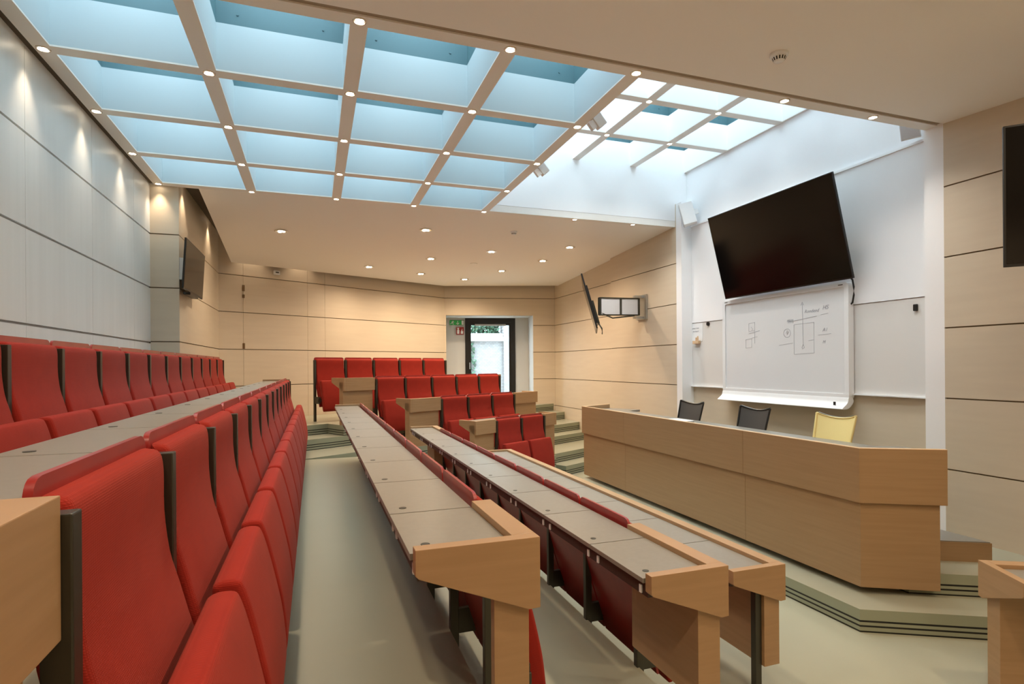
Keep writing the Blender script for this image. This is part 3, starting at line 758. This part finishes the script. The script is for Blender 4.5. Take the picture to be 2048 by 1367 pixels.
m = MB(); m.extr(smoothprof([(-.03, .03), (-.05, -.03), (-.12, -.085), (-.12, -.10), (-.03, -.09), (.04, -.02), (.02, .03)], 3), -BW2/2-.0, BW2/2); m.build('pen_tray', 'plastic', b, smooth=True)
m = MB(); m.box(-.104, -.10, -.93, -.90, -.06, -.02); m.build('tray_button', 'black', b)
m = MB(); m.box(-.0315, -.03, .93, .99, BH-.03, BH-.02); m.box(-.0315, -.03, -.97, -.91, BH-.03, BH-.02); m.build('frame_mark', 'metal', b)
ink = MB()
def stroke(pts, r=.0018):
    # pts: (u,v) from the left edge and top of the writing surface, metres
    q = [(-.0155, BW2/2-.06-u, BH-.06-v) for u, v in pts]
    ink.tube(q, r, 5)
def sq(u, v, w, h): stroke([(u, v), (u+w, v-.01), (u+w, v+h), (u, v+h+.01), (u, v)])
sq(.46, .30, .11, .10); stroke([(.46, .44), (.66, .41)]); stroke([(.565, .40), (.57, .58)]); sq(.40, .52, .11, .11); stroke([(.52, .5), (.62, .49)]); stroke([(.5, .35), (.53, .38), (.51, .4)])
sq(1.24, .37, .30, .36); stroke([(1.37, .12), (1.375, .35), (1.38, .64)]); stroke([(1.35, .14), (1.37, .10), (1.39, .14)]); stroke([(1.15, .33), (1.37, .31), (1.58, .29)])
stroke([(1.13+.055*math.cos(a/3), .47+.055*math.sin(a/3)) for a in range(20)]); stroke([(1.11, .47), (1.13, .44), (1.13, .49), (1.16, .45)])
for i in range(5): stroke([(1.13+.02*i, .33), (1.145+.02*i, .30), (1.15+.02*i, .35)])
stroke([(1.36, .66), (1.38, .62), (1.40, .66), (1.37, .68), (1.36, .66)]); stroke([(1.0, .62), (1.22, .60)]); stroke([(1.6, .52), (1.78, .51)])
stroke([(1.64, .28), (1.74, .27)]); stroke([(1.46, .58), (1.54, .57)])
ink.build('marker_sketch', 'ink', b)
def text(body, size, u, v, parent, off, name='handwriting'):
    cu = bpy.data.curves.new(name, 'FONT'); cu.body = body; cu.size = size; cu.extrude = .0005; cu.shear = .3
    tmp = bpy.data.objects.new(name, cu); C.objects.link(tmp); bpy.context.view_layer.update()
    me = bpy.data.meshes.new_from_object(tmp.evaluated_get(bpy.context.evaluated_depsgraph_get())); bpy.data.objects.remove(tmp)
    me.materials.clear(); me.materials.append(M['ink'])
    o = bpy.data.objects.new(name, me); C.objects.link(o); o.parent = parent
    o.location = (off, u, v); o.rotation_euler = (PI/2, 0, -PI/2); return o
text('Rondend', .058, BW2/2-.06-1.40, BH-.06-.24, b, -.0155)
text('HS', .07, BW2/2-.06-1.66, BH-.06-.22, b, -.0155)
text('A1', .06, BW2/2-.06-1.66, BH-.06-.48, b, -.0155)
text('M', .05, BW2/2-.06-1.66, BH-.06-.62, b, -.0155)

# small things on the wall board
pp = empty('notice_paper', (5.757, 7.54, zz(.36))); tag(pp, 'white instruction sheet on the board left of the whiteboard', 'paper')
m = MB(); m.box(-.002, 0, -.14, .15, 0, .29); m.build('sheet', 'signwhite', pp)
text('please clean', .035, .12, .20, pp, -.003, 'printed_text'); text('the board', .035, .10, .15, pp, -.003, 'printed_text')
m = MB(); m.box(-.05, 0, -.07, .07, -.05, .0); m.cyl((-.03, -.04, 0), .012, .07, 'z', 10); m.cyl((-.03, .0, 0), .012, .05, 'z', 10)
o = m.build('pen_holder', 'beech_edge', None, (5.753, 7.52, zz(.37)), bevel=.004); tag(o, 'small pale pen holder hanging over the notice sheet', 'pen holder')
def magnet(loc, label, n='magnet'):
    m = MB(); m.box(-.025, 0, -.02, .02, -.035, .035); tag(m.build(n, 'black', None, loc, bevel=.008), label, 'magnet', 'black magnets on the wall board')
magnet((5.757, 4.06, zz(.555)), 'black magnet near the right end of the beige wall board')
m = MB(); m.cyl((-.02, 0, 0), .03, .02, 'x', 16); tag(m.build('magnet', 'black', None, (5.757, 7.26, zz(.62))), 'round black magnet beside the white notice sheet', 'magnet', 'black magnets on the wall board')
m = MB(); m.box(5.74, 5.745, 3.842, 3.86, zz(-.08), zz(.02)); m.box(5.73, 5.75, 3.842, 3.848, zz(-.08), zz(.02)); tag(m.build('pull_handle', 'metal'), 'narrow dark pull handle at the right end of the wall board', 'handle')

# ------------------------------------------------------------------ speakers
def speaker(loc, rot, w, h, d, label, group='wall loudspeakers'):
    root = empty('wall_speaker', loc); root.rotation_euler = rot; tag(root, label, 'speaker', group)
    m = MB(); m.prism([(-d/2, -w/2), (-d/2, w/2), (d/2, w*.32), (d/2, -w*.32)], -h/2, h/2); m.build('cabinet', 'plastic', root, bevel=.008)
    m = MB(); m.box(-d/2-.006, -d/2, -w/2+.01, w/2-.01, -h/2+.012, h/2-.012); m.build('grille', 'speaker', root, bevel=.003)
    m = MB(); m.box(d/2, d/2+.06, -.02, .02, -.04, .04); m.build('bracket', 'plastic', root, bevel=.003)
    return root
speaker((5.57, 7.50, zz(2.36)), (0, -.25, -.65), .22, .34, .2, 'white loudspeaker in the left corner above the tilted television')
speaker((5.60, 3.99, zz(2.36)), (0, -.5, .45), .17, .26, .15, 'white loudspeaker tucked under the ceiling edge above the right white column')
speaker((2.47, 4.64, zz(2.235)), (0, .7, PI), .09, .13, .09, 'small white loudspeaker hanging behind the grid, closer to the camera', 'small atrium loudspeakers')
speaker((2.47, 5.98, zz(2.235)), (0, .7, PI), .09, .13, .09, 'small white loudspeaker hanging behind the grid, farther from the camera', 'small atrium loudspeakers')

# ------------------------------------------------------------------ ceiling devices
def smoke(loc, label, s=1, tiltx=0):
    root = empty('smoke_detector', loc); root.scale = (s, s, s); tag(root, label, 'smoke detector', 'smoke detectors')
    m = MB(); m.lathe([(0, 0), (.062, 0), (.064, -.008), (.06, -.018), (.046, -.022), (0, -.022)]); m.build('base', 'plastic', root, smooth=True)
    m = MB(); m.lathe([(.047, -.022), (.047, -.03), (.036, -.052), (.024, -.058), (0, -.058)]); m.build('head', 'plastic', root, smooth=True)
    m = MB()
    for k in range(14):
        a = 2*PI*k/14; c, s_ = math.cos(a), math.sin(a)
        q = [(.0475, -.030), (.0375, -.050)]; w = .005
        m.add([(q[0][0]*c-w*s_, q[0][0]*s_+w*c, q[0][1]), (q[0][0]*c+w*s_, q[0][0]*s_-w*c, q[0][1]), (q[1][0]*c+w*s_, q[1][0]*s_-w*c, q[1][1]), (q[1][0]*c-w*s_, q[1][0]*s_+w*c, q[1][1])], [(0, 1, 2, 3)])
    m.build('vent_slots', 'black', root)
smoke((3.13, 3.166, nz(3.166)), 'round white smoke detector on the near ceiling')
smoke((3.09, 8.72, cz(3.09, 8.72)), 'small white smoke detector on the rear ceiling', .9)
m = MB(); m.lathe([(0, 0), (.075, 0), (.07, -.008), (0, -.01)]); tag(m.build('ceiling_speaker', 'ceiling', None, (3.03, 10.96, cz(3.03, 10.96)), smooth=True), 'flat round cream disc between the rear downlights', 'ceiling disc')
sb = empty('motion_sensor', (-.665, 11.43, zz(1.72))); sb.rotation_euler.z = ANG; tag(sb, 'small white sensor box high on the rear wall between two light scallops', 'sensor')
m = MB(); m.box(-.055, .055, -.045, .0, 0, .075); m.build('housing', 'plastic', sb, bevel=.004); m = MB(); m.box(-.03, .03, -.048, -.045, .03, .05); m.build('lens', 'black', sb)
# hinges of the hidden door in the rear panelling
for k, (z0, z1) in enumerate(((1.36, 1.47), (1.24, 1.30), (.33, .43))):
    q = Vector((-1.565, 10.95, 0))+T*.42+N*.012
    m = MB(); m.cyl((0, 0, 0), .012, z1-z0, 'z', 10); m.box(-.02, .02, -.003, .006, 0, z1-z0)
    tag(m.build('door_hinge', 'brass', None, (q.x, q.y, zz(z0))), '%s brown hinge on the hidden door seam of the rear panelling' % ('upper', 'middle', 'lower')[k], 'hinge', 'hinges of the hidden panel door')

# ------------------------------------------------------------------ downlights
def lampdata(name, e, size, blend, rad, col=(1, .79, .57)):
    l = bpy.data.lights.new(name, 'SPOT'); l.energy = e; l.spot_size = math.radians(size); l.spot_blend = blend; l.shadow_soft_size = rad; l.color = col; return l
SMALL = lampdata('small_lamp', 32, 82, 1, .03)
HIGH = lampdata('atrium_lamp', 30, 130, 1, .03, (1, .92, .82))
EDGEL = lampdata('wall_side_lamp', 11, 72, 1, .03)
BIG = lampdata('large_lamp', 76, 155, .9, .06)
SCAL = lampdata('cove_lamp', 14, 80, .8, .02)
def make_down(kind):
    root = empty('downlight', (0, 0, 0))
    r = {'small': .045, 'big': .10, 'tiny': .03}[kind]
    m = MB(); m.lathe([(r*.74, -.001), (r*.78, -.006), (r*.95, -.006), (r, 0), (r*.95, .002)], n=28); m.build('ring', 'chrome', root, smooth=True)
    if kind == 'big':
        m = MB(); m.lathe([(r*.76, -.004), (r*.6, -.0025), (.0, -.0022)], n=28); m.build('reflector', 'chrome', root, smooth=True)
        m = MB()
        for a in (0, 2.1, 4.2): m.cyl((r*.33*math.cos(a), r*.33*math.sin(a), -.012), r*.24, .008, 'z', 14)
        m.build('bulb', 'lamp', root)
    else:
        m = MB(); m.cyl((0, 0, -.003), r*.74, .002, 'z', 24); m.build('lens', 'plastic', root)
        m = MB()
        for a in (.5, 1.5, 2.5, 3.5): m.cyl((r*.36*math.cos(a*PI/2), r*.36*math.sin(a*PI/2), -.0055), r*.33, .003, 'z', 14)
        m.build('bulb', 'lamp', root)
    lo = bpy.data.objects.new('lamp', {'small': SMALL, 'big': BIG, 'tiny': SCAL}[kind]); C.objects.link(lo); lo.parent = root; lo.location = (0, 0, -.02)
    return root
pro = {}
def down(kind, loc, label, group):
    if kind in pro: r = copy_tree(pro[kind])
    else: r = make_down(kind); pro[kind] = r
    r.location = loc; tag(r, label, 'downlight', group)
    if loc[2] > GZ+.3 or (kind == 'small' and loc[0] > 3):
        for c in r.children:
            if c.type == 'LIGHT': c.data = HIGH
    if kind == 'small' and loc[0] < -1.7:
        for c in r.children:
            if c.type == 'LIGHT': c.data = EDGEL
    return r
YN = ['near edge beam', 'second cross bar', 'third cross bar', 'fourth cross bar', 'far edge beam']
XN = ['beside the left wall', 'on the second long bar from the left', 'on the third long bar from the left', 'on the fourth long bar from the left', 'on the long bar beside the white atrium']
for j, y in enumerate(GY):
    for i, x in enumerate(GX):
        if i == 4 and j == 4: x = 2.335
        down('small', (x, y, GZ), 'small downlight on the %s, %s' % (YN[j], XN[i]), 'downlights on the skylight grid')
for y, tx in ((GY[0], 'near'), (GY[-1], 'far')):
    for x, k in ((3.785, 'left'), (4.807, 'right')):
        down('small', (x, y, GZ), '%s of the two downlights on the %s beam under the white atrium' % (k, tx), 'downlights on the atrium edge beams')
for x, tx in ((3.785, 'left'), (4.785, 'right')):
    for y, ty in ((5.82, 'closer'), (6.85, 'farther')):
        down('small', (x, y, UZ), 'downlight on the %s bar of the raised grid, the %s of its two' % (tx, ty), 'downlights on the raised grid')
rear = [(-.47, 9.32, 'left of the two bright large ones nearest the grid'), (1.68, 8.93, 'right of the two bright large ones nearest the grid'), (3.10, 10.0, 'just behind the small smoke detector'),
        (2.10, 10.66, 'in the middle of the left group'), (1.01, 11.32, 'farthest left of the small looking ones'), (2.13, 11.92, 'closest to the back wall in the left group'),
        (3.77, 11.44, 'bright one in front of the glass door'), (3.21, 12.42, 'deepest in the room by the door recess'), (4.30, 10.43, 'second from the right wall'), (4.40, 9.38, 'nearest the right wall panels')]
for x, y, tx in rear:
    down('big', (x, y, cz(x, y)), 'downlight on the rear ceiling, '+tx, 'downlights on the rear ceiling')
for x, y in ((1.73, 2.75), (-.4, 2.6), (3.9, 1.2), (1.7, .9), (4.3, -.4), (-.6, .3), (1.6, -.9)):
    down('big', (x, y, nz(y)), 'round downlight on the near ceiling above the camera', 'downlights on the near ceiling')
for y, tx in ((8.15, 'near'), (9.95, 'far')):
    down('tiny', (-1.46, y, zz(2.338)), 'tiny recessed spotlight at the %s end of the dark slot above the left television' % tx, 'spotlights in the ceiling slot')
for t, tx in ((.54, 'left'), (1.49, 'right')):
    q = Vector((-1.565, 10.95, 0))+T*t+N*.09
    down('tiny', (q.x, q.y, zz(2.338)), 'hidden spotlight throwing the %s light scallop on the rear wall' % tx, 'spotlights in the ceiling slot')

# ------------------------------------------------------------------ sky
w = bpy.data.worlds.new('World'); bpy.context.scene.world = w; w.use_nodes = True
bg = w.node_tree.nodes['Background']; bg.inputs[0].default_value = (.74, .88, 1, 1); bg.inputs[1].default_value = 4.7

# ------------------------------------------------------------------ camera
cam = bpy.data.cameras.new('camera'); co = bpy.data.objects.new('camera', cam); C.objects.link(co)
cam.sensor_width = 36; cam.lens = 1132/2048*36; cam.shift_y = (730.2-683.5)/2048; cam.clip_start = .02
yaw = math.atan(395/1132)
co.matrix_world = Matrix.Translation((0, 0, EYE)) @ Matrix.Rotation(-yaw, 4, 'Z') @ Matrix.Rotation(PI/2, 4, 'X') @ Matrix.Rotation(-.0071, 4, 'Z')
sc = bpy.context.scene; sc.camera = co
sc.view_settings.view_transform = 'Standard'; sc.view_settings.look = 'None'; sc.view_settings.exposure = 1.03; sc.view_settings.gamma = 1
sc.cycles.max_bounces = 8; sc.cycles.diffuse_bounces = 5; sc.cycles.transparent_max_bounces = 12; sc.cycles.sample_clamp_indirect = 6
